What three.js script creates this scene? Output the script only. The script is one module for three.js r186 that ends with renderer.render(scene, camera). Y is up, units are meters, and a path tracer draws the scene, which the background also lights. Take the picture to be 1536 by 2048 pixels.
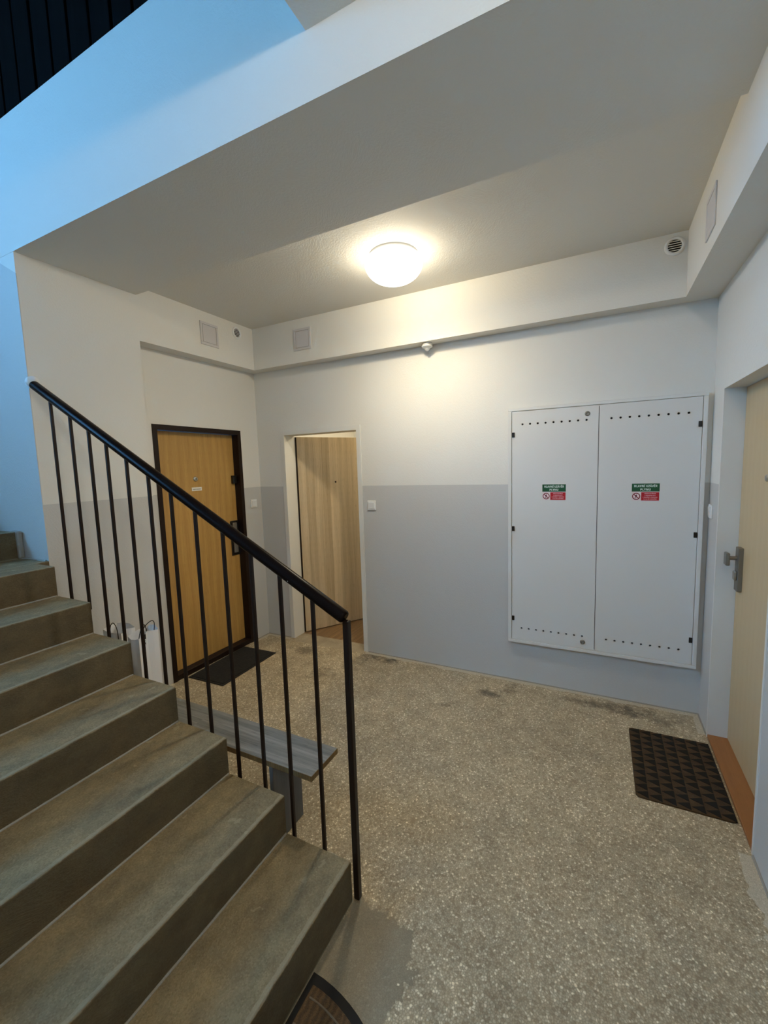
import * as THREE from 'three';
import { RoundedBoxGeometry } from 'three/addons/geometries/RoundedBoxGeometry.js';
import { mergeGeometries } from 'three/addons/utils/BufferGeometryUtils.js';
import { ImprovedNoise } from 'three/addons/math/ImprovedNoise.js';

// ------------------------------------------------------------------ camera, sky, exposure
const scene = new THREE.Scene();
const camera = new THREE.PerspectiveCamera(100.25, 1536 / 2048, 0.05, 100);
camera.position.set(2.993, 1.658, 3.231);
camera.rotation.set(-0.1055, 0.4684, -0.0314, 'YXZ');
scene.background = new THREE.Color().setRGB(0.22, 0.70, 1.4);      // evening-blue sky seen by the stair window
scene.backgroundIntensity = 7.8;
const LAMP = { x: 1.84, z: 0.715, down: 1.9, round: 0.76, color: new THREE.Color().setRGB(1, 0.855, 0.61) };
const renderer = new THREE.WebGLRenderer({ antialias: true });
renderer.toneMapping = THREE.LinearToneMapping;
renderer.toneMappingExposure = 1.92;
renderer.shadowMap.enabled = true;

// ------------------------------------------------------------------ measures (metres)
const W = 3.595, BL = 0.119, BB = 0.116, BR = 0.175, YB = 2.581, H = 2.945;
const ZP = 1.918, ZF = 1.2256, YBEAM = 2.885, YSILL = 3.535;
const ZS = 1.987, SX = 2.175, TR = 0.309, RI = 0.1669, WAIN = 1.5;
const XW = -1.5, ZFRONT = 5.5, YTOP = 5.9;

// ------------------------------------------------------------------ helpers
let seed = 7;
const rnd = () => { seed = (seed * 1664525 + 1013904223) >>> 0; return seed / 4294967296; };
const perlin = new ImprovedNoise();
const fbm = (x, y, z = 0, o = 4) => { let s = 0, a = 0.5; for (let i = 0; i < o; i++) { s += a * perlin.noise(x, y, z + i * 7.3); x *= 2.03; y *= 2.03; a *= 0.5; } return s; };
const clamp = (v, a = 0, b = 1) => Math.min(b, Math.max(a, v));
const used = {};
const numbered = (n) => { used[n] = (used[n] ?? -1) + 1; return used[n] ? n + '_' + String(used[n]).padStart(3, '0') : n; };

function metric(g) {                                    // uv in metres, by the way each face points
  if (g.index) g = g.toNonIndexed();
  const p = g.attributes.position, n = g.attributes.normal, uv = new Float32Array(p.count * 2);
  for (let i = 0; i < p.count; i += 3) {
    const ax = Math.abs(n.getX(i)), ay = Math.abs(n.getY(i)), az = Math.abs(n.getZ(i));
    for (let k = i; k < i + 3; k++) {
      const x = p.getX(k), y = p.getY(k), z = p.getZ(k);
      const [u, v] = ay > ax && ay > az ? [x, z] : ax > az ? [z, y] : [x, y];
      uv[k * 2] = u; uv[k * 2 + 1] = v;
    }
  }
  g.setAttribute('uv', new THREE.BufferAttribute(uv, 2));
  for (const k of Object.keys(g.attributes)) if (!['position', 'normal', 'uv'].includes(k)) g.deleteAttribute(k);
  return g;
}
const box = (x0, x1, y0, y1, z0, z1) => metric(new THREE.BoxGeometry(x1 - x0, y1 - y0, z1 - z0).translate((x0 + x1) / 2, (y0 + y1) / 2, (z0 + z1) / 2));
const rbox = (x0, x1, y0, y1, z0, z1, r = 0.003, s = 2) => metric(new RoundedBoxGeometry(x1 - x0, y1 - y0, z1 - z0, s, r).translate((x0 + x1) / 2, (y0 + y1) / 2, (z0 + z1) / 2));
const cyl = (r, h, seg = 24, r2 = r) => metric(new THREE.CylinderGeometry(r2, r, h, seg));
const tube = (pts, r, seg = 24, rs = 8) => metric(new THREE.TubeGeometry(new THREE.CatmullRomCurve3(pts.map((p) => new THREE.Vector3(...p))), seg, r, rs));
const lathe = (pts, seg = 48) => metric(new THREE.LatheGeometry(pts.map((p) => new THREE.Vector2(...p)), seg));
const extrude = (shape, depth, bevel = 0, cs = 12) => metric(new THREE.ExtrudeGeometry(shape, { depth, bevelEnabled: bevel > 0, bevelThickness: bevel, bevelSize: bevel, bevelOffset: -bevel, bevelSegments: 2, curveSegments: cs }));
const poly = (pts) => { const s = new THREE.Shape(); pts.forEach((p, i) => (i ? s.lineTo(...p) : s.moveTo(...p))); s.closePath(); return s; };
const merge = (a) => (Array.isArray(a) ? (a.length > 1 ? mergeGeometries(a) : a[0]) : a);
function part(name, geos, material, parent = scene, data) {
  const m = new THREE.Mesh(merge(geos), material);
  m.name = parent === scene ? numbered(name) : name; m.castShadow = m.receiveShadow = true;
  if (data) Object.assign(m.userData, data);
  parent.add(m); return m;
}
function struct(name, geos, material) { return part(name, geos, material, scene, { kind: 'structure' }); }
function thing(name, label, category, [x, y, z] = [0, 0, 0], turn = 0, group) {
  const o = new THREE.Group(); o.name = numbered(name); scene.add(o); o.position.set(x, y, z); o.rotation.y = turn;
  o.userData = { label, category }; if (group) o.userData.group = group; return o;
}
function structGroup(name) { const o = new THREE.Group(); o.name = name; o.userData.kind = 'structure'; scene.add(o); return o; }
function copy(src, label, [x, y, z], turn) { const c = src.clone(); c.name = numbered(src.name.replace(/_\d+$/, '')); c.userData = { ...src.userData, label }; c.position.set(x, y, z); c.rotation.y = turn; scene.add(c); return c; }
// rectangles of [u0,u1]x[v0,v1] around a hole [hu0,hu1] x [0,hv]
function around(u0, u1, v0, v1, hole) {
  if (!hole) return [[u0, u1, v0, v1]];
  const [a, b, lo, t] = hole, out = [[u0, a, v0, v1], [b, u1, v0, v1]];
  if (v1 > t) out.push([a, b, Math.max(v0, t), v1]);
  if (lo > v0) out.push([a, b, v0, Math.min(lo, v1)]);
  return out;
}
// ------------------------------------------------------------------ textures
function tex(w, h, f, { srgb = true, rep = 1, repY = rep, wrap = THREE.RepeatWrapping } = {}) {
  const d = new Uint8Array(w * h * 4);
  for (let y = 0; y < h; y++) for (let x = 0; x < w; x++) {
    const c = f(x, y), i = (y * w + x) * 4;
    if (typeof c === 'number') d[i] = d[i + 1] = d[i + 2] = clamp(c, 0, 255); else { d[i] = clamp(c[0], 0, 255); d[i + 1] = clamp(c[1], 0, 255); d[i + 2] = clamp(c[2], 0, 255); }
    d[i + 3] = 255;
  }
  const t = new THREE.DataTexture(d, w, h); t.wrapS = t.wrapT = wrap; t.magFilter = THREE.LinearFilter; t.minFilter = THREE.LinearMipmapLinearFilter; t.generateMipmaps = true;
  if (srgb) t.colorSpace = THREE.SRGBColorSpace; t.repeat.set(rep, repY); t.needsUpdate = true; return t;
}
const mix = (a, b, t) => a.map((v, i) => v + (b[i] - v) * t);
const tileNoise = (n, freq, z) => (x, y) => {            // noise that repeats after n pixels
  const a = x / n * Math.PI * 2, b = y / n * Math.PI * 2, r = freq / (Math.PI * 2);
  return perlin.noise(Math.cos(a) * r + 40, Math.sin(a) * r + Math.cos(b) * r * 0.73 + 17, Math.sin(b) * r + z);
};
const n1 = tileNoise(512, 60, 3), n2 = tileNoise(512, 150, 9), n3 = tileNoise(512, 9, 5);
const plasterBump = tex(512, 512, (x, y) => 128 + 60 * n1(x, y) + 50 * n2(x, y) + 60 * n3(x, y), { srgb: false, rep: 1 / 0.6 });
const paint = (r, g, b, rough = 0.85) => new THREE.MeshStandardMaterial({ color: new THREE.Color().setRGB(r, g, b), roughness: rough, bumpMap: plasterBump, bumpScale: 0.0012 });
const M = {
  white: paint(0.76, 0.745, 0.69), grey: paint(0.57, 0.56, 0.53, 0.6),
  frameWhite: new THREE.MeshStandardMaterial({ color: new THREE.Color().setRGB(0.74, 0.73, 0.68), roughness: 0.45 }),
  steelPowder: new THREE.MeshStandardMaterial({ color: new THREE.Color().setRGB(0.73, 0.72, 0.68), roughness: 0.5 }),
  plasticWhite: new THREE.MeshStandardMaterial({ color: new THREE.Color().setRGB(0.78, 0.78, 0.76), roughness: 0.35 }),
  ventGrey: new THREE.MeshStandardMaterial({ color: new THREE.Color().setRGB(0.62, 0.60, 0.60), roughness: 0.5 }),
  black: new THREE.MeshStandardMaterial({ color: 0x0a0a0b, roughness: 0.5 }),
  interiorShade: new THREE.MeshStandardMaterial({ color: 0x5a5d5f, roughness: 0.6 }), duct: new THREE.MeshStandardMaterial({ color: 0x77787a, roughness: 0.6, side: THREE.DoubleSide }), gapShade: new THREE.MeshStandardMaterial({ color: 0x0c0b0a, roughness: 0.9 }),  // cabinet interior and door gap colours stand in for shade
  chrome: new THREE.MeshStandardMaterial({ color: 0xb9b9b6, roughness: 0.28, metalness: 1 }),
  brushed: new THREE.MeshStandardMaterial({ color: 0x8d8a84, roughness: 0.42, metalness: 0.9 }),
  frameBrown: new THREE.MeshPhysicalMaterial({ color: new THREE.Color().setRGB(0.012, 0.005, 0.003), roughness: 0.45, specularIntensity: 0.5 }),
  mortar: new THREE.MeshStandardMaterial({ color: new THREE.Color().setRGB(0.30, 0.28, 0.24), roughness: 0.95, bumpMap: plasterBump, bumpScale: 0.003 }),
};
// pebble-dash terrazzo of the hall floor: one map of 3.8 x 3.8 m from the point (-0.1, -0.2)
const FS = 3.8, FX = -0.1, FZ = -0.2, FN = 2048;
const cellRnd = (i, j, k) => { let h = (i * 374761393 + j * 668265263 + k * 2147483647) | 0; h = Math.imul(h ^ (h >>> 13), 1274126177); return ((h ^ (h >>> 16)) >>> 0) / 4294967296; };
function pebbles(x, z, size) {                           // nearest and second nearest seed of a jittered grid
  const gx = x / size, gz = z / size, i0 = Math.floor(gx), j0 = Math.floor(gz); let a = 9, b = 9, ci = 0, cj = 0;
  for (let j = j0 - 1; j <= j0 + 1; j++) for (let i = i0 - 1; i <= i0 + 1; i++) {
    const dx = i + cellRnd(i, j, 1) - gx, dz = j + cellRnd(i, j, 2) - gz, d = dx * dx + dz * dz;
    if (d < a) { b = a; a = d; ci = i; cj = j; } else if (d < b) b = d;
  }
  return [Math.sqrt(a), Math.sqrt(b), cellRnd(ci, cj, 3), cellRnd(ci, cj, 4)];
}
const patchPoly = [[2.17, 1.93], [2.24, 1.975], [2.33, 1.95], [2.41, 1.985], [2.46, 2.05], [2.475, 2.14], [2.45, 2.2], [2.44, 2.32], [2.50, 2.5], [2.45, 2.9], [2.17, 2.95]];
function inside(p, x, z) { let r = false; for (let i = 0, j = p.length - 1; i < p.length; j = i++) if ((p[i][1] > z) !== (p[j][1] > z) && x < (p[j][0] - p[i][0]) * (z - p[i][1]) / (p[j][1] - p[i][1]) + p[i][0]) r = !r; return r; }
const stains = [[1.28, 0.07, 0.16, 0.05, 0.5], [1.42, 0.10, 0.12, 0.05, 0.35], [2.30, 0.28, 0.10, 0.05, 0.45], [2.42, 0.17, 0.06, 0.1, 0.35], [2.05, 0.55, 0.05, 0.03, 0.3], [3.05, 0.14, 0.28, 0.06, 0.4], [1.0, 0.5, 0.12, 0.1, 0.28], [3.3, 0.15, 0.2, 0.08, 0.3], [1.15, 0.26, 0.1, 0.16, 0.25], [0.62, 0.22, 0.2, 0.1, 0.3]];
const floorBumpData = new Float32Array(FN * FN);
function field(n, f) { const d = new Float32Array(n * n); for (let j = 0; j < n; j++) for (let i = 0; i < n; i++) d[j * n + i] = f(FX + i / n * FS, FZ + j / n * FS); return (px, py) => { const x = px / FN * n, y = py / FN * n, i = Math.min(n - 2, Math.floor(x)), j = Math.min(n - 2, Math.floor(y)), u = x - i, v = y - j; return (d[j * n + i] * (1 - u) + d[j * n + i + 1] * u) * (1 - v) + (d[(j + 1) * n + i] * (1 - u) + d[(j + 1) * n + i + 1] * u) * v; }; }
const fBig = field(128, (x, z) => fbm(x * 2.3, z * 2.3, 2, 3)), fMid = field(384, (x, z) => fbm(x * 9, z * 9, 4, 3)), fSpot = field(640, (x, z) => fbm(x * 30, z * 30, 6, 3)), fLime = field(384, (x, z) => fbm(x * 6, z * 6, 15, 4));
const fGrain = new Float32Array(65536); for (let i = 0; i < 65536; i++) fGrain[i] = rnd() * 2 - 1;
const floorMap = tex(FN, FN, (px, py) => {
  const x = FX + px / FN * FS, z = FZ + py / FN * FS, big = fBig(px, py), mid = fMid(px, py), spot = fSpot(px, py), fine = fGrain[(px * 37 + py * 1031 + ((px * py) >> 5)) & 65535];
  const [a, b, c, d] = pebbles(x + 0.003 * spot, z + 0.003 * mid, 0.0082);
  const edge = clamp((b - a) * 2.2);
  let tone = c < 0.16 ? [128, 115, 93] : c < 0.55 ? [154, 141, 117] : c < 0.88 ? [170, 157, 132] : [208, 196, 170];
  tone = mix(tone, [154, 134, 104], d * 0.3);
  let col = mix([120, 108, 86], tone, 0.2 + 0.8 * edge), h = edge;
  let k = 1 + 0.10 * big + 0.16 * mid + 0.07 * fine;
  for (const [sx, sz, rx, rz, s] of stains) { const q = ((x - sx) / rx) ** 2 + ((z - sz) / rz) ** 2 + 1.6 * mid + 1.2 * spot; if (q < 1) k *= 1 - s * 0.8 * clamp((1 - q) * 0.9); }
  col = col.map((v) => v * k * 1.15);
  const sm = inside(patchPoly, x + 0.05 * mid + 0.07 * spot + 0.012 * (c - 0.5), z + 0.05 * fLime(py, px) + 0.07 * spot + 0.012 * (d - 0.5));
  if (sm) { const kk = 1 + 0.12 * mid + 0.07 * fine; col = mix(col, [132 * kk, 121 * kk, 99 * kk], 0.85); h = 0.6; }
  // smears of wall mortar left along the skirting
  const dw = Math.min(x > 1.14 || x < 0.3 ? z : 9, W - x + (z > 0.24 && z < 1.12 ? 9 : 0), x < 0.5 && (z < 0.22 || z > 1.12) ? x : 9), lf = fLime(px, py);
  const lime = 0.04 + 0.035 * lf + 0.01 * spot + (z > 1.1 && x > 3.2 ? 0.03 * fMid(py, px) + 0.012 : 0);
  if (dw < lime) { col = mix(col, [192, 183, 163].map((v) => v * (1 + 0.1 * fine)), 0.75); h = 0.7; }
  if (x > 0.33 && x < 1.115 && z < 0.05 + 0.05 * lf + 0.02 * spot) { const kk = 1 + 0.15 * mid + 0.06 * fine; col = mix(col, [158 * kk, 145 * kk, 122 * kk], 0.8); h = 0.65; }
  floorBumpData[py * FN + px] = h; return col;
});
const floorBump = tex(1024, 1024, (x, y) => 255 * floorBumpData[(y * 2) * FN + x * 2], { srgb: false });
M.floor = new THREE.MeshStandardMaterial({ map: floorMap, bumpMap: floorBump, bumpScale: 0.0015, roughness: 0.72 });
// worn fine-aggregate concrete of the steps: u runs along the step (1.28 m), v up the riser and back over the tread (0.5 m)
function stepTexture(k) {
  return tex(1024, 512, (px, py) => {
    const u = px / 1024 * 1.28, v = py / 512 * 0.5, o = k * 11.3;
    const [a, b, c] = pebbles(u + o, v, 0.005), grain = (c - 0.5) * 26 * clamp((b - a) * 3), big = fbm(u * 4 + o, v * 6, 1, 4), mid = fbm(u * 18 + o, v * 22, 2, 3), fine = perlin.noise(u * 400, v * 400, o);
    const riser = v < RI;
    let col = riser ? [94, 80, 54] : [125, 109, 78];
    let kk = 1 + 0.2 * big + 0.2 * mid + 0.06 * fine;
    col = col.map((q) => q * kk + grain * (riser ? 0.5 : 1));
    const nose = Math.abs(v - RI - 0.004 - 0.004 * mid); if (nose < 0.008 + 0.008 * mid) col = mix(col, [150, 138, 112], 0.6);                         // trodden-bare edge
    const base = 0.006 + 0.008 * fbm(u * 20 + o, 3, 4, 3); if (v < base) col = mix(col, [150, 140, 116], 0.55);                                   // lime smear along the joint
    const smear = fbm(u * 10 + o, v * 10, 9, 4); if (!riser && smear > 0.3 && u < 0.3) col = mix(col, [160, 148, 118], 0.5);
    return col;
  }, { wrap: THREE.RepeatWrapping });
}
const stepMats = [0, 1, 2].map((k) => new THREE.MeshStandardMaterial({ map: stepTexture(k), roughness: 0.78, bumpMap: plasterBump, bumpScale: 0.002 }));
M.concrete = new THREE.MeshStandardMaterial({ color: new THREE.Color().setRGB(0.2, 0.18, 0.14), roughness: 0.9, bumpMap: plasterBump, bumpScale: 0.003 });
// woods: grain runs along v
function wood(w, h, mw, mh, base, dark, { bands = 0, fineness = 90, strength = 0.5, sd = 0 } = {}) {
  return tex(w, h, (px, py) => {
    const x = px / w * mw, y = py / h * mh;
    const warp = 0.02 * fbm(x * 6 + sd, y * 0.9, sd, 3);
    const g = fbm((x + warp) * fineness + sd, y * 2.2, sd, 4), ring = Math.sin((x + warp * 2.2) * 85 + 3 * fbm(x * 3, y * 0.7, sd + 3, 2)) * 0.12;
    const pore = perlin.noise(x * 420 + sd, y * 14, 2) > 0.34 ? 0.25 : 0;
    let t = clamp(0.35 + strength * g + ring + pore, 0, 1);
    if (bands) { const i = Math.floor((x + 0.012 * fbm(1, y * 0.8, sd, 2)) / bands); t = clamp(t + (cellRnd(i, 3, sd) - 0.5) * 0.55, 0, 1); }
    return mix(base, dark, t);
  });
}
const woodMat = (map, rep, repY, rough = 0.5) => { map.repeat.set(rep, repY); return new THREE.MeshStandardMaterial({ map, roughness: rough }); };
M.oakYellow = woodMat(wood(512, 1024, 0.9, 2, [198, 156, 86], [160, 118, 57], { sd: 3 }), 1 / 0.9, 0.5, 0.45);
M.oakGrey = woodMat(wood(512, 1024, 0.9, 2, [216, 194, 158], [172, 150, 116], { sd: 8, bands: 0.085, strength: 0.4 }), 1 / 0.9, 0.5, 0.5);
M.beech = woodMat(wood(256, 512, 0.9, 2, [208, 184, 142], [200, 174, 131], { sd: 12, strength: 0.25, fineness: 50 }), 1 / 0.9, 0.5, 0.45);
M.orangeWood = woodMat(wood(256, 512, 0.4, 1, [160, 108, 60], [136, 86, 44], { sd: 15, strength: 0.4 }), 1 / 0.4, 1, 0.5);
M.benchTop = woodMat(wood(512, 512, 0.4, 1.2, [138, 137, 130], [74, 75, 73], { sd: 21, strength: 0.75, fineness: 70 }), 1 / 0.4, 1 / 1.2, 0.6);
M.benchLeg = woodMat(wood(256, 256, 0.4, 1.2, [112, 112, 108], [80, 80, 78], { sd: 24, strength: 0.4, fineness: 60 }), 1 / 0.4, 1 / 1.2, 0.6);
M.chipEdge = woodMat(wood(128, 128, 0.1, 0.1, [140, 108, 62], [84, 62, 34], { sd: 27, strength: 0.9, fineness: 300 }), 10, 10, 0.9);
const laminateMats = [0, 1, 2].map((k) => woodMat(wood(256, 512, 0.2, 1.2, [150, 120, 84], [96, 72, 48], { sd: 31 + k * 4, strength: 0.7, fineness: 60 }), 5, 1 / 1.2, 0.4));

// ------------------------------------------------------------------ the room
// floor plates: the hall with its door recesses, and what lies under the stairs
const fuv = (g) => { const u = g.attributes.uv; for (let i = 0; i < u.count; i++) u.setXY(i, (u.getX(i) - FX) / FS, (u.getY(i) - FZ) / FS); return g; };
struct('floor', fuv(box(XW - 0.15, W + 0.3, -0.2, 0, -0.13, ZFRONT + 0.15)), M.floor);
// back wall with its doorway
const DB = [0.29, 1.155, 0, 2.02];
const bx = (r, z0, z1) => r.map(([a, b, c, d]) => box(a, b, c, d, z0, z1));
const GC = { x0: 2.396, x1: 3.565, y0: 0.312, y1: 2.041 }, DG = [GC.x0 + 0.03, GC.x1 - 0.03, GC.y0 + 0.03, GC.y1 - 0.03];   // niche of the gas cabinet
const backRects = (v0, v1) => [...around(-0.15, 2, v0, v1, DB), ...around(2, W + 0.15, v0, v1, DG)];
const wb = struct('wall_back', bx(backRects(WAIN, H + 0.3), -0.15, 0), M.white);
part('wainscot', bx(backRects(0, WAIN), -0.15, 0), M.grey, wb);
// left wall with its doorway
const DL = [0.229, 1.11, 0, 2.03];
const bz = (r, x0, x1) => r.map(([a, b, c, d]) => box(x0, x1, c, d, a, b));
const wl = struct('wall_left', bz(around(0, ZF, WAIN, H + 0.3, DL), -0.15, 0), M.white);
part('wainscot', bz(around(0, ZF, 0, WAIN, DL), -0.15, 0), M.grey, wl);
// right wall with its doorway, running on past the camera
const DR = [0.2565, 1.107, 0, 2.026];
const wr = struct('wall_right', bz(around(0, ZFRONT, WAIN, YTOP, DR), W, W + 0.15), M.white);
part('wainscot', bz(around(0, ZFRONT, 0, WAIN, DR), W, W + 0.15), M.grey, wr);
// the mass of wall between hall and stairwell: core, and the two paints on its hall face and its stair face
const wp = struct('wall_pier', box(XW - 0.15, BL - 0.004, 0, YBEAM, ZF, ZP - 0.004), M.white);
part('upper_paint', [box(BL - 0.004, BL, WAIN, YBEAM, ZF, ZP - 0.004)], M.white, wp);
part('wainscot', [box(BL - 0.004, BL, 0, WAIN, ZF, ZP - 0.004)], M.grey, wp);
const slope = (x) => 2.773 - 0.56 * (x - BL);
part('stair_upper_paint', extrude(poly([[XW, 3.6], [XW, slope(XW)], [BL, slope(BL)], [BL, YBEAM], [slopeX(YBEAM), YBEAM], [slopeX(3.53), 3.53]].filter(([x, y]) => y <= YBEAM + 1e-6 && x > -0.2).concat([])), 0.004).translate(0, 0, ZP - 0.004), M.white, wp);
part('stair_wainscot', extrude(poly([[XW, 0], [BL, 0], [BL, slope(BL)], [slopeX(YBEAM), YBEAM], [XW, YBEAM]]), 0.004).translate(0, 0, ZP - 0.004), M.grey, wp);
function slopeX(y) { return BL - (y - 2.773) / 0.56; }
struct('ceiling_beam', box(XW - 0.15, W, YBEAM, YSILL, ZF, ZP), M.white).userData.kind = 'structure';
part('beam_face', box(XW - 0.15, W, YBEAM, YSILL, ZP - 0.0005, ZP + 0.0015), M.white, scene.getObjectByName('ceiling_beam'));
struct('ceiling', box(-0.15, W + 0.15, H, H + 0.3, -0.15, ZF), M.white);
// boxed-in pipe runs under the ceiling
const boxRun = (u0, u1, holeU, holeV, depth) => { const s = poly([[u0, YB], [u1, YB], [u1, H], [u0, H]]), p = new THREE.Path(); p.absarc(holeU, holeV, 0.0355, 0, Math.PI * 2, true); s.holes.push(p); return new THREE.ExtrudeGeometry(s, { depth, bevelEnabled: false, curveSegments: 24 }); };
struct('trim_1', metric(boxRun(-ZF, 0, -0.309, 2.865, BL + 0.02).rotateY(Math.PI / 2).translate(-0.02, 0, 0)), M.white);
struct('trim_2', metric(boxRun(BL, W - BR, 3.355, 2.873, BB)), M.white);
struct('trim_3', box(W - BR, W, YB, H, 0, ZF), M.white);
part('trim_end', box(W - BR, W, YB, YBEAM, ZF, ZP), M.white, scene.getObjectByName('trim_3'));
// stairwell shell outside the picture: window wall, front wall, upper storey, landing slab
const WIN = [3.3, 5.2, 2.6, 4.2];
struct('wall_window', bz(around(ZP - 0.5, ZFRONT + 0.15, 0, YTOP, [WIN[0], WIN[1], WIN[2], WIN[3]]), XW - 0.25, XW), M.white);
struct('wall_front', box(XW - 0.25, W + 0.15, 0, YTOP, ZFRONT, ZFRONT + 0.15), M.white);
struct('ceiling_upper', box(XW - 0.25, W + 0.15, YTOP, YTOP + 0.2, ZF, ZFRONT + 0.15), M.white);
struct('floor_landing', box(2.095, W, 3.10, 3.28, ZP + 0.002, ZFRONT), M.white);
struct('floor_half_landing', box(XW, -0.5, 1.30, 9 * RI, ZP + 0.001, ZFRONT), M.concrete);
const win = structGroup('window_1');
const winMat = M.frameWhite;
part('window_frame', [box(XW - 0.17, XW - 0.1, WIN[2], WIN[2] + 0.06, WIN[0], WIN[1]), box(XW - 0.17, XW - 0.1, WIN[3] - 0.06, WIN[3], WIN[0], WIN[1]), box(XW - 0.17, XW - 0.1, WIN[2] + 0.06, WIN[3] - 0.06, WIN[0], WIN[0] + 0.06), box(XW - 0.17, XW - 0.1, WIN[2] + 0.06, WIN[3] - 0.06, WIN[1] - 0.06, WIN[1]), box(XW - 0.165, XW - 0.105, WIN[2] + 0.06, WIN[3] - 0.06, (WIN[0] + WIN[1]) / 2 - 0.03, (WIN[0] + WIN[1]) / 2 + 0.03)], winMat, win);
const pane = new THREE.MeshPhysicalMaterial({ color: 0xffffff, roughness: 0, transmission: 1, thickness: 0, ior: 1.5 });
for (const [a, b] of [[WIN[0] + 0.06, (WIN[0] + WIN[1]) / 2 - 0.03], [(WIN[0] + WIN[1]) / 2 + 0.03, WIN[1] - 0.06]]) part('pane', box(XW - 0.14, XW - 0.134, WIN[2] + 0.06, WIN[3] - 0.06, a, b), pane, win);

// dark board partition on the upper storey, behind the sill
const boardTex = [0, 1].map((k) => wood(128, 512, 0.16, 1.2, [11, 12, 12], [3, 3, 4], { sd: 44 + k * 5, strength: 0.9, fineness: 60 }));
const boardMats = boardTex.map((t) => { t.repeat.set(1 / 0.16, 1 / 1.2); return new THREE.MeshPhysicalMaterial({ map: t, roughness: 0.9, specularIntensity: 0.1 }); });
const wu = struct('wall_upper', box(XW - 0.15, W, YSILL, YTOP, ZF, 1.84), boardMats[1]);
const boardEdges = [-1.73, -1.57, -1.41, -1.25, -1.09, -0.93, -0.77, -0.61, -0.45, -0.29, -0.06, 0.095, 0.258, 0.418, 0.573, 0.722, 0.886, 1.041, 1.186, 1.34, 1.5, 1.66, 1.82, 1.98, 2.14];
for (let i = 0; i + 1 < boardEdges.length; i++) {
  const d = 0.006 * rnd();
  part('board', rbox(boardEdges[i] + 0.009, boardEdges[i + 1] - 0.009, YSILL, YTOP, 1.84, 1.868 + d, 0.003, 1), boardMats[i % 2], wu);
}

// ------------------------------------------------------------------ stairs
const stairs = thing('staircase', 'worn grey concrete staircase climbing left along the stairwell wall', 'staircase');
const ZN = 3.2;                                          // near side of the flight
function stepGeo(nx, y0, depth, z0, z1, tuck) {
  // profile from the riser foot over the rounded nose to the back of the tread, swept along z
  const r = 0.006, prof = [[nx, y0, 0], [nx, y0 + RI - r, RI - r]];
  for (let i = 1; i <= 3; i++) { const a = i / 3 * Math.PI / 2; prof.push([nx - r + r * Math.cos(a), y0 + RI - r + r * Math.sin(a), RI - r + r * i / 3]); }
  prof.push([nx - depth - tuck, y0 + RI, RI + depth + tuck]);
  const pos = [], uv = [], push = (...v) => { for (const [x, y, z, u, s] of v) { pos.push(x, y, z); uv.push(u / 1.28, s / 0.5); } };
  for (let i = 0; i + 1 < prof.length; i++) {
    const [ax, ay, as] = prof[i], [bx2, by, bs] = prof[i + 1], n = 6;
    for (let j = 0; j < n; j++) { const za = z0 + (z1 - z0) * j / n, zb = z0 + (z1 - z0) * (j + 1) / n; push([ax, ay, za, za - z0, as], [bx2, by, zb, zb - z0, bs], [ax, ay, zb, zb - z0, as], [ax, ay, za, za - z0, as], [bx2, by, za, za - z0, bs], [bx2, by, zb, zb - z0, bs]); }
  }
  const bot = Math.max(0, y0 - 0.1), nb = [[nx - depth - tuck, bot], [nx - 0.001, Math.max(0, y0 - 0.1)], [nx - 0.001, y0]];
  if (y0 - 0.1 < 0) nb.splice(0, 3, [nx - depth - tuck, 0], [nx, 0], [nx, y0]);
  const ring = prof.map(([x, y]) => [x, y]).concat(nb);
  const c = [nx - depth / 2, y0 + 0.05];
  for (let i = 0; i < ring.length; i++) { const a = ring[i], b = ring[(i + 1) % ring.length], U = (p, z) => [p[0], p[1], z, 0.4 + p[0] - nx, RI + 0.05 + (p[1] - y0) * 0.5];
    push(U(a, z0), U(c, z0), U(b, z0), U(a, z1), U(b, z1), U(c, z1)); }
  for (let i = prof.length - 1; i < ring.length - 1; i++) { const a = ring[i], b = ring[i + 1]; push([...a, z0, 0, 0.02], [...b, z0, 0, 0.02], [...b, z1, 1.2, 0.02], [...a, z0, 0, 0.02], [...b, z1, 1.2, 0.02], [...a, z1, 1.2, 0.02]); }
  const g = new THREE.BufferGeometry();
  g.setAttribute('position', new THREE.Float32BufferAttribute(pos, 3)); g.setAttribute('uv', new THREE.Float32BufferAttribute(uv, 2)); g.computeVertexNormals(); return g;
}
for (let k = 1; k <= 7; k++) {
  const nx = SX - (k - 1) * TR, y0 = (k - 1) * RI, geos = [stepGeo(nx, y0, k === 7 ? 0.20 : TR, ZS, ZN, k === 7 ? 0 : 0.05)];
  if (k === 7) geos.push(stepGeo(BL + 0.002, y0, 0.32, ZP + 0.001, ZN, 0.03));
  const s = part('step', geos, stepMats[k % 3], stairs);
  if (k > 1) part('mortar_joint', metric(new THREE.CylinderGeometry(0.005, 0.005, ZN - ZS - 0.01, 6).rotateX(Math.PI / 2).translate(nx + 0.001, y0 + 0.001, (ZN + ZS) / 2)), M.mortar, s);
}
part('step', stepGeo(-0.155, 7 * RI, 0.32, ZP + 0.03, ZN, 0.0), stepMats[2], stairs);
part('mortar_joint', tube([[-0.155, 7 * RI + 0.002, ZP + 0.022], [-0.1, 7 * RI + 0.001, ZP + 0.012], [0, 7 * RI + 0.001, ZP + 0.010], [0.11, 7 * RI + 0.001, ZP + 0.010]], 0.007, 12, 6), M.mortar, stairs);

part('mortar_patch', rbox(-0.22, -0.135, 7 * RI + 0.001, 8 * RI + 0.004, ZP + 0.002, ZP + 0.034, 0.012, 3), M.mortar, stairs);

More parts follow.
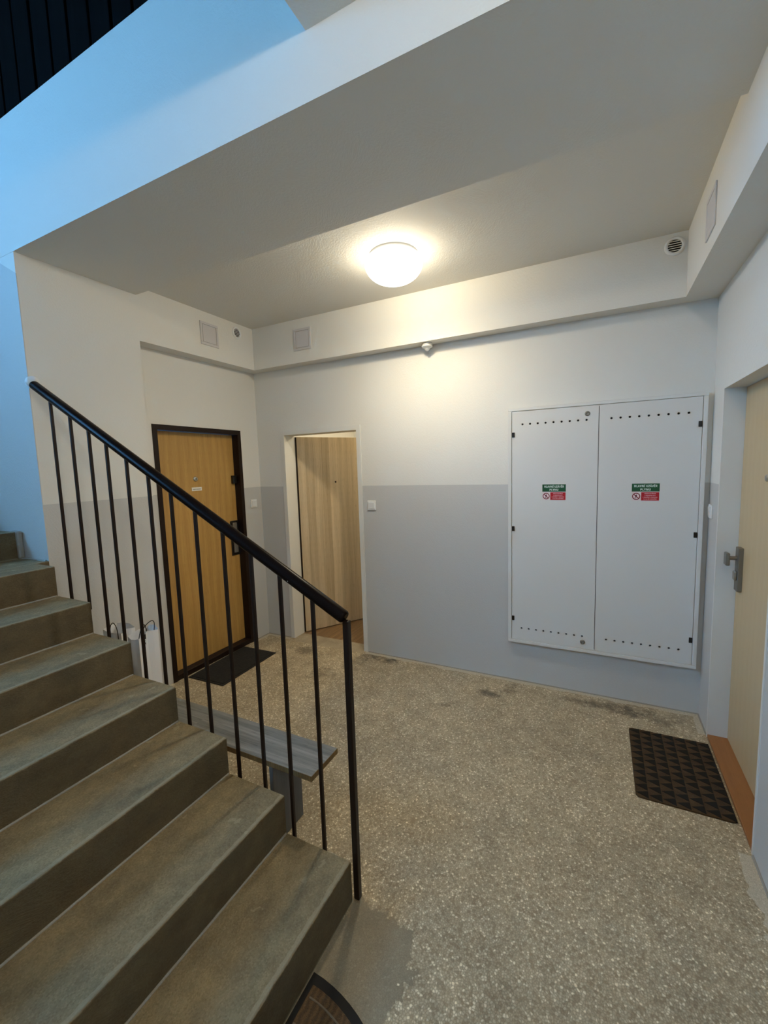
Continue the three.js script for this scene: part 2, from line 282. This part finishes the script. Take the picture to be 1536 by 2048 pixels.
// ------------------------------------------------------------------ railing
const railing = thing('stair_railing', 'dark brown steel stair railing with thin balusters and rounded handrail', 'railing');
const railPaint = new THREE.MeshPhysicalMaterial({ color: new THREE.Color().setRGB(0.012, 0.006, 0.004), roughness: 0.4, specularIntensity: 0.6 });
const railCover = new THREE.MeshPhysicalMaterial({ color: new THREE.Color().setRGB(0.008, 0.005, 0.004), roughness: 0.26, specularIntensity: 0.1 });
const railY = (x) => 1.117 + (2.187 - x) * 0.527, railZ = (x) => 1.965 - (2.187 - x) * 0.0185;   // centre line of the handrail
{
  const a = new THREE.Vector3(2.182, railY(2.182), railZ(2.182)), b = new THREE.Vector3(0.195, railY(0.195), railZ(0.195));
  const s = new THREE.Shape(), w = 0.025, h = 0.024;
  s.absellipse(0, 0, w, h, 0, Math.PI * 2);
  const L = a.distanceTo(b);
  const g = metric(new THREE.ExtrudeGeometry(s, { depth: L - 0.02, bevelEnabled: true, bevelThickness: 0.01, bevelSize: 0.007, bevelOffset: -0.007, bevelSegments: 4, curveSegments: 20 }).translate(0, 0, 0.01));
  const q = new THREE.Matrix4().lookAt(b, a, new THREE.Vector3(0, 1, 0)); g.applyMatrix4(q); g.translate(a.x, a.y, a.z);
  const rail = part('handrail', g, railCover, railing);
  part('paint_chip', metric(new THREE.SphereGeometry(0.004, 8, 6).scale(1.6, 0.8, 0.5)).translate(1.945, railY(1.945) - 0.006, railZ(1.945) + 0.0225), M.plasticWhite, rail);
  part('newel_post', rbox(2.187 - 0.012, 2.187 + 0.012, 0, railY(2.187) - 0.006, 1.965 - 0.012, 1.965 + 0.012, 0.004), railPaint, railing);
  part('wall_anchor', lathe([[0, 0.0], [0.03, 0.004], [0.034, 0.02], [0.028, 0.04], [0.0, 0.055]], 16).rotateZ(-Math.PI / 2 + 0.3).translate(0.150, railY(0.195) + 0.012, 1.921), M.plasticWhite, railing);
  const xs = [0.345, 0.52, 0.676, 0.817, 0.969, 1.124, 1.274, 1.425, 1.586, 1.738, 1.884, 2.038];
  xs.forEach((x) => {
    const k = Math.max(1, Math.ceil((SX - x) / TR)), foot = k * RI - 0.07, z = railZ(x), top = railY(x) - 0.012, r = 0.007;
    part('baluster', [rbox(x - r, x + r, foot, top, z - r, z + r, 0.003, 2), box(x - 0.006, x + 0.006, foot + 0.008, foot + 0.02, z, ZS + 0.004)], railPaint, railing);
  });
}

// ------------------------------------------------------------------ doors
// door_1: brown steel frame with oak leaf in the left wall (frame and leaf face +x)
{
  const d = structGroup('door_1'), [z0, z1, , t] = DL;
  part('door_frame', [box(-0.11, 0.008, 0.0, t + 0.0, z0, z0 + 0.038), box(-0.11, 0.008, 0, t, z1 - 0.038, z1), box(-0.11, 0.008, t - 0.038, t, z0 + 0.038, z1 - 0.038)], M.frameBrown, d);
  part('threshold', rbox(-0.11, 0.006, 0, 0.045, z0 + 0.038, z1 - 0.038, 0.004), M.frameBrown, d);
  const leaf = part('door_leaf', rbox(-0.105, -0.062, 0.046, t - 0.04, z0 + 0.04, z1 - 0.04, 0.003), M.oakYellow, d);
  const pv = part('peephole', lathe([[0, 0.006], [0.006, 0.006], [0.008, 0.011], [0.018, 0.008], [0.021, 0.0]], 24).rotateZ(-Math.PI / 2).translate(-0.062, 1.604, 0.706), M.chrome, leaf);
  part('lens', cyl(0.008, 0.003, 16).rotateZ(Math.PI / 2).translate(-0.055, 1.604, 0.706), M.black, pv);
  const cv = document.createElement('canvas'); cv.width = 256; cv.height = 64; const c = cv.getContext('2d');
  c.fillStyle = '#e6e2d8'; c.fillRect(0, 0, 256, 64); c.fillStyle = '#6b675f'; for (let i = 0, x = 26; x < 226; i++) { const w = 6 + 9 * cellRnd(i, 2, 2); c.fillRect(x, 27 + 3 * cellRnd(i, 1, 5), w, 13); x += w + 3 + (i === 5 ? 10 : 0); }
  const nt = new THREE.CanvasTexture(cv); nt.colorSpace = THREE.SRGBColorSpace;
  part('name_plate', new THREE.BoxGeometry(0.1, 0.03, 0.003).rotateY(Math.PI / 2).translate(-0.0605, 1.519, 0.70), new THREE.MeshStandardMaterial({ map: nt, roughness: 0.4 }), leaf);
  part('strike_box', rbox(-0.062, -0.035, 1.545, 1.62, z0 + 0.038, z0 + 0.085, 0.003), M.black, d);
  const lp = part('lock_backing', rbox(-0.062, -0.052, 0.875, 1.20, 0.269, 0.365, 0.004), M.black, leaf);
  part('lock_plate', rbox(-0.052, -0.036, 0.90, 1.185, 0.30, 0.35, 0.007, 3), M.brushed, leaf);
  part('door_knob', [cyl(0.010, 0.04, 16).rotateZ(Math.PI / 2).translate(-0.02, 1.06, 0.325), lathe([[0, 0.0], [0.018, 0.002], [0.024, 0.012], [0.02, 0.024], [0, 0.028]], 24).rotateZ(-Math.PI / 2).translate(-0.004, 1.06, 0.325)], M.brushed, leaf);
}
// door_2: white steel frame in the back wall, leaf swung into the flat beyond
{
  const d = structGroup('door_2'), [x0, x1, , t] = DB;
  part('door_frame', [box(x0, x0 + 0.04, 0, t, -0.152, 0.006), box(x1 - 0.04, x1, 0, t, -0.152, 0.006), box(x0 + 0.04, x1 - 0.04, t - 0.04, t, -0.152, 0.006)], M.frameWhite, d);
  const leaf = new THREE.Group(); leaf.name = 'door_leaf'; d.add(leaf); leaf.position.set(0.342, 0, -0.158); leaf.rotation.y = 1.0;
  part('panel', rbox(0.004, 0.80, 0.008, 1.972, -0.04, 0, 0.002), M.oakGrey, leaf);
  part('leaf_edge', box(-0.008, 0.003, 0.01, 1.97, -0.04, -0.002), M.frameBrown, leaf);
  part('peephole', cyl(0.009, 0.006, 16).rotateX(Math.PI / 2).translate(0.40, 1.518, 0.002), M.frameBrown, leaf);
  // what shows of the flat beyond: laminate floor, walls and a lit ceiling
  const fl = struct('floor_flat', box(-0.6, 2.4, -0.2, -0.012, -2.1, -0.13), M.concrete);
  for (let i = 0; i < 13; i++) for (let j = 0; j < 2; j++) {
    const xa = -0.1 + i * 0.125, za = j ? -1.2 + ((i * 0.37) % 0.5) : -2.1, zb = j ? -0.13 : -1.2 + ((i * 0.37) % 0.5);
    part('plank', rbox(xa + 0.0006, xa + 0.1244, -0.012, -0.001, za + 0.0006, zb - 0.0006, 0.001, 1), laminateMats[(i + j) % 3], fl);
  }
  struct('wall_flat', [box(-0.3, -0.15, 0, 2.6, -2.1, -0.15), box(1.6, 1.7, 0, 2.6, -2.1, -0.15), box(-0.3, 1.7, 0, 2.6, -2.2, -2.1)], M.white);
  struct('ceiling_flat', box(-0.3, 1.7, 2.6, 2.7, -2.2, -0.15), M.white);
}
// door_3: beige leaf in a white-lined recess in the right wall
{
  const d = structGroup('door_3'), [z0, z1, , t] = DR;
  part('door_frame', [box(W - 0.004, W + 0.155, 0, t, z0 - 0.012, z0 + 0.003), box(W - 0.004, W + 0.155, 0, t, z1 - 0.003, z1 + 0.012), box(W - 0.004, W + 0.155, t - 0.003, t + 0.012, z0 - 0.012, z1 + 0.012)], M.frameWhite, d);
  part('threshold', rbox(W - 0.002, W + 0.15, 0, 0.02, z0 + 0.001, z1 - 0.001, 0.004), M.orangeWood, d);
  part('gap_shade', [box(W + 0.110, W + 0.125, 0.02, t - 0.004, z0 + 0.0035, z0 + 0.02), box(W + 0.110, W + 0.125, 0.02, t - 0.004, z1 - 0.02, z1 - 0.0035)], M.gapShade, d);  // dark strips painting the shadow gap between leaf and frame
  const leaf = part('door_leaf', rbox(W + 0.092, W + 0.134, 0.022, t - 0.006, z0 + 0.006, z1 - 0.006, 0.002), M.beech, d);
  const hp = part('lock_plate', rbox(W + 0.07, W + 0.093, 0.925, 1.165, 0.315, 0.375, 0.004), M.brushed, leaf);
  part('door_knob', [cyl(0.011, 0.04, 16).rotateZ(Math.PI / 2).translate(W + 0.052, 1.105, 0.345), rbox(W + 0.018, W + 0.036, 1.065, 1.135, 0.318, 0.372, 0.006, 3)], M.brushed, leaf);
  part('cylinder_guard', rbox(W + 0.058, W + 0.071, 0.985, 1.035, 0.325, 0.365, 0.006, 3), M.chrome, leaf);
  part('peephole', lathe([[0, 0.006], [0.012, 0.006], [0.018, 0.0]], 20).rotateZ(Math.PI / 2).translate(W + 0.092, 1.55, 0.655), M.chrome, leaf);
}

// ------------------------------------------------------------------ gas cabinet on the back wall
{
  const { x0, x1, y0, y1 } = GC, g = thing('gas_cabinet', 'white sheet-steel gas cabinet with two perforated doors on the back wall', 'cabinet', [x0, y0, 0]);
  const w = x1 - x0, h = y1 - y0;
  part('cabinet_body', [box(0.03, w - 0.03, 0.03, h - 0.03, -0.15, -0.146), box(0.03, 0.033, 0.03, h - 0.03, -0.146, 0.0206), box(w - 0.033, w - 0.03, 0.03, h - 0.03, -0.146, 0.0206), box(0.033, w - 0.033, 0.03, 0.033, -0.146, 0.0206), box(0.033, w - 0.033, h - 0.033, h - 0.03, -0.146, 0.0206)], M.interiorShade, g);  // inside coloured darker than the doors so the holes read as shaded depth
  const fr = [[0, w, 0, 0.024], [0, w, h - 0.021, h], [0, 0.026, 0.024, h - 0.021], [w - 0.024, w, 0.024, h - 0.021]].map(([a, b, c, d]) => rbox(a, b, c, d, 0.014, 0.034, 0.003));
  part('cabinet_frame', fr, M.steelPowder, g);
  function sheet(a, b, holes) {
    const s = poly([[a, 0.026], [b, 0.026], [b, h - 0.023], [a, h - 0.023]]);
    for (const [hx, hy] of holes) { const p = new THREE.Path(); p.absarc(hx, hy, 0.007, 0, Math.PI * 2, true); s.holes.push(p); }
    return extrude(s, 0.008, 0.0008, 8).translate(0, 0, 0.021);
  }
  const row = (a, b, y) => Array.from({ length: 9 }, (_, i) => [a + (b - a) * i / 8 - x0, y - y0]);
  const dl = part('door', sheet(0.0285, 0.584, [...row(2.496, 2.907, 1.926), ...row(2.493, 2.903, 0.428)]), M.steelPowder, g);
  const dr = part('door', sheet(0.5875, w - 0.0265, [...row(3.054, 3.47, 1.926), ...row(3.053, 3.468, 0.427)]), M.steelPowder, g);
  for (const y of [1.855, 1.177, 0.5]) { part('hinge', rbox(0.028, 0.046, y - y0 - 0.017, y - y0 + 0.017, 0.026, 0.036, 0.002), M.black, dl); part('hinge', rbox(w - 0.045, w - 0.027, y - y0 - 0.017, y - y0 + 0.017, 0.026, 0.036, 0.002), M.black, dr); }
  for (const [lx, ly] of [[2.912, 1.967], [2.907, 0.387]]) part('lock', [lathe([[0, 0.004], [0.006, 0.004], [0.0075, 0.008], [0.013, 0.008], [0.017, 0.0]], 24).rotateX(Math.PI / 2).translate(lx - x0, ly - y0, 0.029), box(lx - x0 - 0.002, lx - x0 + 0.002, ly - y0 - 0.006, ly - y0 + 0.006, 0.03, 0.0345)], M.brushed, dl);
  const cv = document.createElement('canvas'); cv.width = 640; cv.height = 464; const c = cv.getContext('2d');
  c.fillStyle = '#e4d6d3'; c.fillRect(0, 0, 640, 464);
  c.fillStyle = '#07512f'; c.fillRect(0, 0, 640, 214);
  c.fillStyle = '#e8f2ec'; c.textAlign = 'center'; c.font = 'bold 82px sans-serif';
  c.save(); c.translate(320, 96); c.scale(0.86, 1); c.fillText('HLAVNÍ UZÁVĚR', 0, 0); c.restore();
  c.font = 'bold 78px sans-serif'; c.fillText('PLYNU', 320, 188);
  c.fillStyle = '#b30a1c'; c.fillRect(222, 234, 412, 222); c.fillStyle = '#f0c7c9'; c.font = 'bold 34px sans-serif';
  ['ZÁKAZ KOUŘENÍ', 'A MANIPULACE', 'S OHNĚM V OKRUHU', '1,5 m OD UZÁVĚRU'].forEach((t, i) => { c.save(); c.translate(428, 282 + i * 49); c.fillText(t, 0, 0); c.restore(); });
  c.lineWidth = 22; c.strokeStyle = '#7a0a22'; c.fillStyle = '#f1d9dc'; c.beginPath(); c.arc(108, 344, 84, 0, Math.PI * 2); c.fill(); c.stroke();
  c.fillStyle = '#1c1012'; c.beginPath(); c.ellipse(104, 330, 17, 34, 0.3, 0, Math.PI * 2); c.fill(); c.fillRect(98, 350, 12, 54); c.fillRect(60, 380, 40, 12);
  c.lineWidth = 20; c.beginPath(); c.moveTo(50, 288); c.lineTo(166, 400); c.stroke();
  const st = new THREE.CanvasTexture(cv); st.colorSpace = THREE.SRGBColorSpace; st.anisotropy = 8;
  const sm = new THREE.MeshStandardMaterial({ map: st, roughness: 0.45 });
  for (const [sx, dd] of [[2.709, dl], [3.257, dr]]) part('warning_sticker', new THREE.BoxGeometry(0.153, 0.111, 0.0008).translate(sx - x0, 1.443 - y0, 0.0302), sm, dd, { label: 'green and red gas shut-off sticker' });
}

// ------------------------------------------------------------------ ceiling lamp
{
  const g = thing('ceiling_lamp', 'glowing round white glass dome lamp on the hall ceiling', 'lamp', [LAMP.x, H, LAMP.z]);
  part('lamp_base', lathe([[0, -0.0005], [0.148, -0.0005], [0.148, -0.018], [0.14, -0.022], [0, -0.022]], 48), M.plasticWhite, g);
  const glow = new THREE.MeshStandardMaterial({ color: 0xffffff, roughness: 0.3, emissive: new THREE.Color().setRGB(1, 0.93, 0.82), emissiveIntensity: 1.5 });
  const pts = [[0.145, -0.023]]; for (let i = 1; i <= 6; i++) { const a = i / 6 * Math.PI / 2; pts.push([0.15 + 0.028 * Math.sin(a), -0.023 - 0.03 * (1 - Math.cos(a))]); }
  for (let i = 1; i <= 18; i++) { const a = i / 18 * Math.PI / 2; pts.push([0.178 * Math.cos(a) ** 0.85, -0.053 - 0.113 * Math.sin(a)]); }
  part('lamp_glass', lathe(pts.reverse(), 64), glow, g);
  const light = new THREE.PointLight(LAMP.color, LAMP.round, 0, 2); light.position.set(LAMP.x, H - 0.047, LAMP.z); light.castShadow = true; light.shadow.radius = 2; scene.add(light);
  const down = new THREE.SpotLight(LAMP.color, LAMP.down, 0, 1.42, 0.85, 2); down.position.set(LAMP.x, H - 0.12, LAMP.z); down.target.position.set(LAMP.x, 0, LAMP.z); down.castShadow = true; down.shadow.radius = 4; scene.add(down, down.target);
}
{ // the same lamp again under the landing, over the entrance behind the camera
  const first = scene.getObjectByName('ceiling_lamp'), at = [3.0, 3.10, 3.4];
  copy(first, 'round white glass dome lamp under the landing by the entrance', at, 0);
  const light = new THREE.PointLight(LAMP.color, 1.45, 0, 2); light.position.set(at[0], at[1] - 0.05, at[2]); light.castShadow = true; light.shadow.radius = 2; scene.add(light);
}
{ // small globe lamp of the flat beyond the open door: its light shows over the leaf
  const g = thing('globe_lamp', 'small lit globe lamp inside the flat behind the open door', 'lamp', [1.0, 2.6, -1.2]);
  part('lamp_base', cyl(0.04, 0.03, 24).translate(0, -0.015, 0), M.plasticWhite, g);
  part('lamp_glass', metric(new THREE.SphereGeometry(0.08, 24, 16).translate(0, -0.1, 0)), new THREE.MeshStandardMaterial({ color: 0xffffff, emissive: new THREE.Color().setRGB(1, 0.9, 0.75), emissiveIntensity: 1.5 }), g);
  const l = new THREE.PointLight(LAMP.color, 0.9, 0, 2); l.position.set(1.0, 2.5, -1.2); l.castShadow = true; l.shadow.radius = 3; scene.add(l);
}

// ------------------------------------------------------------------ fittings on walls
function hatch(label, pos, turn) {                      // square access cover, local: faces +z, centred
  const g = thing('access_cover', label, 'cover', pos, turn, 'square access covers');
  part('cover_frame', [rbox(-0.09, 0.09, 0.07, 0.09, 0, 0.007, 0.002), rbox(-0.09, 0.09, -0.09, -0.07, 0, 0.007, 0.002), rbox(-0.09, -0.07, -0.07, 0.07, 0, 0.007, 0.002), rbox(0.07, 0.09, -0.07, 0.07, 0, 0.007, 0.002)], M.ventGrey, g);
  part('cover_back', box(-0.071, 0.071, -0.071, 0.071, 0, 0.0006), M.ventGrey, g);
  part('cover_panel', rbox(-0.0672, 0.0672, -0.0672, 0.0672, 0.001, 0.006, 0.0015), M.ventGrey, g);
  return g;
}
const h1 = hatch('square grey access cover left of the round vent above the brown door', [BL, 2.774, 0.613], Math.PI / 2);
copy(h1, 'square grey access cover on the box above the open door', [0.682, 2.772, BB], 0);
copy(h1, 'square grey access cover on the box above the right-hand door', [W - BR, 2.745, 0.722], -Math.PI / 2);
function roundVent(label, pos, turn) {
  const g = thing('air_vent', label, 'vent', pos, turn, 'round slatted air vents');
  part('vent_ring', lathe([[0.034, 0.001], [0.036, 0.008], [0.044, 0.010], [0.051, 0.006], [0.053, 0.0]], 40).rotateX(Math.PI / 2), M.plasticWhite, g);
  part('vent_duct', lathe([[0, -0.112], [0.035, -0.112], [0.035, 0.001]], 32).rotateX(Math.PI / 2), M.duct, g);
  for (let i = -2; i <= 2; i++) { const y = i * 0.0125, w = Math.sqrt(0.037 ** 2 - y * y); part('slat', rbox(-w, w, y - 0.0019, y + 0.0019, 0.002, 0.007, 0.001, 1), M.plasticWhite, g); }
  return g;
}
const v1 = roundVent('small round slatted air vent beside the left corner of the ceiling', [BL, 2.865, 0.309], Math.PI / 2);
copy(v1, 'round slatted air vent in the right end of the back box', [3.355, 2.873, BB], 0);
function pushSwitch(label, pos, turn) {
  const g = thing('wall_switch', label, 'switch', pos, turn, 'white wall switches');
  part('switch_frame', rbox(-0.041, 0.041, -0.041, 0.041, 0, 0.009, 0.004, 3), M.plasticWhite, g);
  part('switch_rocker', rbox(-0.029, 0.029, -0.029, 0.029, 0.008, 0.013, 0.003, 3).applyMatrix4(new THREE.Matrix4().makeRotationX(0.04)), M.plasticWhite, g);
  return g;
}
const s1 = pushSwitch('white square wall switch between the brown door and the corner', [0, 1.343, 0.11], Math.PI / 2);
copy(s1, 'white square wall switch right of the open wooden door', [1.244, 1.33, 0], 0);
copy(s1, 'white wall switch on the narrow wall between gas cabinet and right-hand door', [W, 1.33, 0.075], -Math.PI / 2);
{
  const g = thing('motion_detector', 'small white cone-shaped motion detector under the back ceiling box', 'detector', [1.80, YB, 0.06]);
  part('detector_base', lathe([[0, 0], [0.036, 0], [0.038, -0.012], [0.033, -0.018], [0, -0.018]], 32), M.plasticWhite, g);
  part('detector_head', lathe([[0.034, -0.017], [0.042, -0.022], [0.041, -0.030], [0.024, -0.036], [0.020, -0.044], [0.010, -0.056], [0, -0.058]].reverse(), 32), M.plasticWhite, g);
}

// ------------------------------------------------------------------ bench
{
  const g = thing('bench', 'low bench with grey grained plank top beside the stairs', 'bench', [0, 0, 0]);
  const top = part('seat', rbox(0.25, 1.957, 0.376, 0.40, 1.725, 1.921, 0.0015), M.benchTop, g);
  { const u = top.geometry.attributes.uv; for (let i = 0; i < u.count; i++) { const a = u.getX(i); u.setXY(i, u.getY(i), a); } }
  part('edge_band', [box(0.25, 1.9575, 0.3755, 0.3995, 1.921, 1.9222), box(1.957, 1.9582, 0.3755, 0.3995, 1.725, 1.9215)], M.chipEdge, g, { label: 'bare brown chipboard edge' });
  for (const x of [0.42, 1.735]) part('leg', rbox(x - 0.011, x + 0.011, 0, 0.376, 1.728, 1.917, 0.002), M.benchLeg, g);
}
// ------------------------------------------------------------------ paper bags on the bench
const paper = new THREE.MeshStandardMaterial({ color: new THREE.Color().setRGB(0.86, 0.85, 0.83), roughness: 0.8, side: THREE.DoubleSide });
const twine = new THREE.MeshStandardMaterial({ color: 0x111112, roughness: 0.8 });
function paperBag(label, x0, x1, z0, z1, y0, h, sag) {
  const g = thing('paper_bag', label, 'bag', [(x0 + x1) / 2, y0, (z0 + z1) / 2]), a = (x1 - x0) / 2, b = (z1 - z0) / 2;
  const outline = (t) => { const i = 0.012 * Math.min(1, t * 1.4); return [[-a, b], [-a * 0.3, b + 0.004 * t], [a * 0.3, b - 0.003 * t], [a, b], [a - i * 0.3, b * 0.5], [a - i, 0], [a - i * 0.3, -b * 0.5], [a, -b], [a * 0.3, -b - 0.005 * t], [-a * 0.3, -b + 0.004 * t], [-a, -b], [-a + i, 0]]; };
  const pos = [], N = 12, R = 8;
  const P = (r, k) => { const t = r / R, o = outline(t)[k % N], front = o[1] > 0 ? 1 : 0; return [o[0] * (1 + 0.02 * t), h * t + (r === R ? sag * (front ? -0.4 : 0.7) * Math.cos(o[0] / a * 1.3) : 0), o[1] * (1 + 0.02 * t)]; };
  for (let r = 0; r < R; r++) for (let k = 0; k < N; k++) pos.push(...P(r, k), ...P(r, k + 1), ...P(r + 1, k + 1), ...P(r, k), ...P(r + 1, k + 1), ...P(r + 1, k));
  for (let k = 0; k < N; k++) pos.push(0, 0.001, 0, ...P(0, k + 1), ...P(0, k));
  const geo = new THREE.BufferGeometry(); geo.setAttribute('position', new THREE.Float32BufferAttribute(pos, 3)); geo.computeVertexNormals();
  part('bag_body', metric(geo), paper, g);
  return [g, a, b];
}
{
  const [g, a, b] = paperBag('tall white paper carrier bag standing on the bench by the brown door', 0.68, 0.775, 1.728, 1.842, 0.40, 0.375, 0.045);
  part('handle', tube([[a - 0.004, 0.33, 0.035], [a + 0.012, 0.395, 0.03], [a + 0.03, 0.425, 0.0], [a + 0.012, 0.405, -0.03], [a - 0.004, 0.34, -0.035]].map(([x, y, z]) => [x - 0.03, y + 0.02, z - 0.02]), 0.0022), twine, g);
  part('handle', tube([[-a + 0.03, 0.33, 0.02], [-a + 0.035, 0.40, 0.0], [-a + 0.03, 0.415, -0.02], [-a + 0.03, 0.34, -0.04]], 0.0022), twine, g);
  const cv = document.createElement('canvas'); cv.width = 64; cv.height = 192; const c = cv.getContext('2d'); c.fillStyle = '#e4e2dc'; c.fillRect(0, 0, 64, 192); c.fillStyle = '#0c0c0d'; c.fillRect(0, 0, 64, 86); c.font = 'bold 100px sans-serif'; c.textAlign = 'center'; c.fillText('S', 32, 176);
  const t = new THREE.CanvasTexture(cv); t.colorSpace = THREE.SRGBColorSpace;
  part('printed_mark', new THREE.BoxGeometry(0.022, 0.062, 0.0006).rotateY(Math.PI / 2).translate(a + 0.0006, 0.352, 0.028), new THREE.MeshStandardMaterial({ map: t, roughness: 0.8 }), g);
}
{
  const [g, a, b] = paperBag('smaller white paper bag on the bench behind the tall bag', 0.43, 0.60, 1.75, 1.83, 0.40, 0.372, 0.03);
  part('handle', tube([[-0.02, 0.31, b + 0.002], [-0.012, 0.37, b + 0.004], [0.005, 0.41, b + 0.005], [0.03, 0.425, b + 0.005], [0.055, 0.40, b + 0.005], [0.06, 0.32, b + 0.002]], 0.0022), twine, g);
}
// ------------------------------------------------------------------ doormats
const rubber = new THREE.MeshStandardMaterial({ color: 0x141311, roughness: 0.85 });
{
  const felt = new THREE.MeshStandardMaterial({ map: tex(256, 256, (x, y) => { const v = 26 + 14 * perlin.noise(x * 0.5, y * 0.5, 3) + 8 * perlin.noise(x * 0.05, y * 0.05, 8); return [v, v * 0.98, v * 0.92]; }, { rep: 4 }), roughness: 1, bumpMap: plasterBump, bumpScale: 0.004 });
  const g = thing('doormat', 'thin dark grey rubber-backed doormat in front of the brown door', 'doormat', [0.21, 0, 0.675], 0.03);
  part('mat_border', rbox(-0.19, 0.19, 0, 0.006, -0.32, 0.32, 0.003), rubber, g);
  part('mat_pile', rbox(-0.17, 0.17, 0.004, 0.010, -0.30, 0.30, 0.003), felt, g);
}
{
  const g = thing('doormat', 'dark brown doormat with a triangle relief before the right-hand door', 'doormat', [3.383, 0, 0.648]);
  const pile = new THREE.MeshStandardMaterial({ map: tex(256, 256, (x, y) => { const v = 1 + 0.3 * perlin.noise(x * 0.45, y * 0.45, 3) + 0.4 * fbm(x * 0.02, y * 0.02, 8, 3); return [66 * v, 49 * v, 26 * v]; }, { rep: 3 }), roughness: 1, bumpMap: plasterBump, bumpScale: 0.004 });
  const darkPile = new THREE.MeshStandardMaterial({ map: tex(128, 128, (x, y) => { const v = 1 + 0.35 * perlin.noise(x * 0.45, y * 0.45, 5); return [12 * v, 7 * v, 4 * v]; }, { rep: 3 }), roughness: 1 });
  const s = new THREE.Shape(), a = 0.2, b = 0.305, r = 0.025; s.moveTo(-a + r, -b); s.lineTo(a - r, -b); s.quadraticCurveTo(a, -b, a, -b + r); s.lineTo(a, b - r); s.quadraticCurveTo(a, b, a - r, b); s.lineTo(-a + r, b); s.quadraticCurveTo(-a, b, -a, b - r); s.lineTo(-a, -b + r); s.quadraticCurveTo(-a, -b, -a + r, -b);
  part('mat_base', extrude(s, 0.006, 0.002).rotateX(-Math.PI / 2), pile, g);
  const cw = 0.4 / 7, ch = 0.61 / 11, tri = extrude(poly([[-cw * 0.47, 0], [cw * 0.47, -ch * 0.47], [cw * 0.47, ch * 0.47]]), 0.003, 0.001, 1).rotateX(-Math.PI / 2);
  for (let i = 0; i < 7; i++) for (let j = 0; j < 11; j++) { const m = part('relief_triangle', tri, darkPile, g); m.position.set(-0.2 + cw * (i + 0.5), 0.0055, -0.305 + ch * (j + 0.5)); }
}
{
  const g = thing('half_round_mat', 'half-round brown coir mat with dark border at the foot of the stairs', 'doormat', [2.182, 0, 2.545]);
  const half = (rx, rz, x0 = 0) => { const s = new THREE.Shape(), n = 32; s.moveTo(x0, -rz); for (let i = 1; i <= n; i++) { const t = -Math.PI / 2 + i / n * Math.PI; s.lineTo(x0 + rx * Math.cos(t), rz * Math.sin(t)); } s.closePath(); return s; };
  part('mat_border', extrude(half(0.40, 0.30), 0.006, 0.002).rotateX(-Math.PI / 2), rubber, g);
  const coir = new THREE.MeshStandardMaterial({ map: tex(256, 256, (x, y) => { const v = 1 + 0.35 * perlin.noise(x * 0.4, y * 0.4, 3) + 0.14 * Math.sin(x * 0.3 + 2 * perlin.noise(x * 0.05, y * 0.05, 2)); return [84 * v, 65 * v, 43 * v]; }, { rep: 4 }), roughness: 1, bumpMap: plasterBump, bumpScale: 0.006 });
  const coirPale = new THREE.MeshStandardMaterial({ color: new THREE.Color().setRGB(0.16, 0.125, 0.085), roughness: 1 });
  part('mat_pile', extrude(half(0.345, 0.268, 0.02), 0.006, 0.002).rotateX(-Math.PI / 2).translate(0, 0.004, 0), coir, g);
  for (const t of [-0.62, -0.35, 0, 0.35, 0.62]) { const L = 0.335 * Math.sqrt(1 - t * t), z = 0.262 * t; part('pale_line', rbox(0.022, 0.02 + L, 0.010, 0.0122, z - 0.003, z + 0.003, 0.001, 1), coirPale, g); }
  { const pts = []; for (let i = 0; i <= 40; i++) { const t = -Math.PI / 2 + i / 40 * Math.PI; pts.push([0.03 + 0.305 * Math.cos(t), 0.0115, 0.235 * Math.sin(t)]); } part('pale_line', tube(pts, 0.003, 60, 6), coirPale, g); }
}
// mortar fillets where walls meet the floor
{
  const fil = (pts) => tube(pts, 0.008, pts.length * 4, 6);
  const line = (ax, az, bx2, bz2) => { const n = 14, o = []; for (let i = 0; i <= n; i++) { const t = i / n; o.push([ax + (bx2 - ax) * t, -0.001 + 0.003 * fbm(t * 9 + ax, az * 3, 2, 2), az + (bz2 - az) * t]); } return o; };
  struct('trim_4', [fil(line(1.16, 0, W, 0)), fil(line(W, 0.002, W, 0.24)), fil(line(W, 1.12, W, 3)), fil(line(0, 0.005, 0.285, 0.001)), fil(line(0, 0.002, 0, 0.225))], M.mortar);
}
renderer.render(scene, camera);
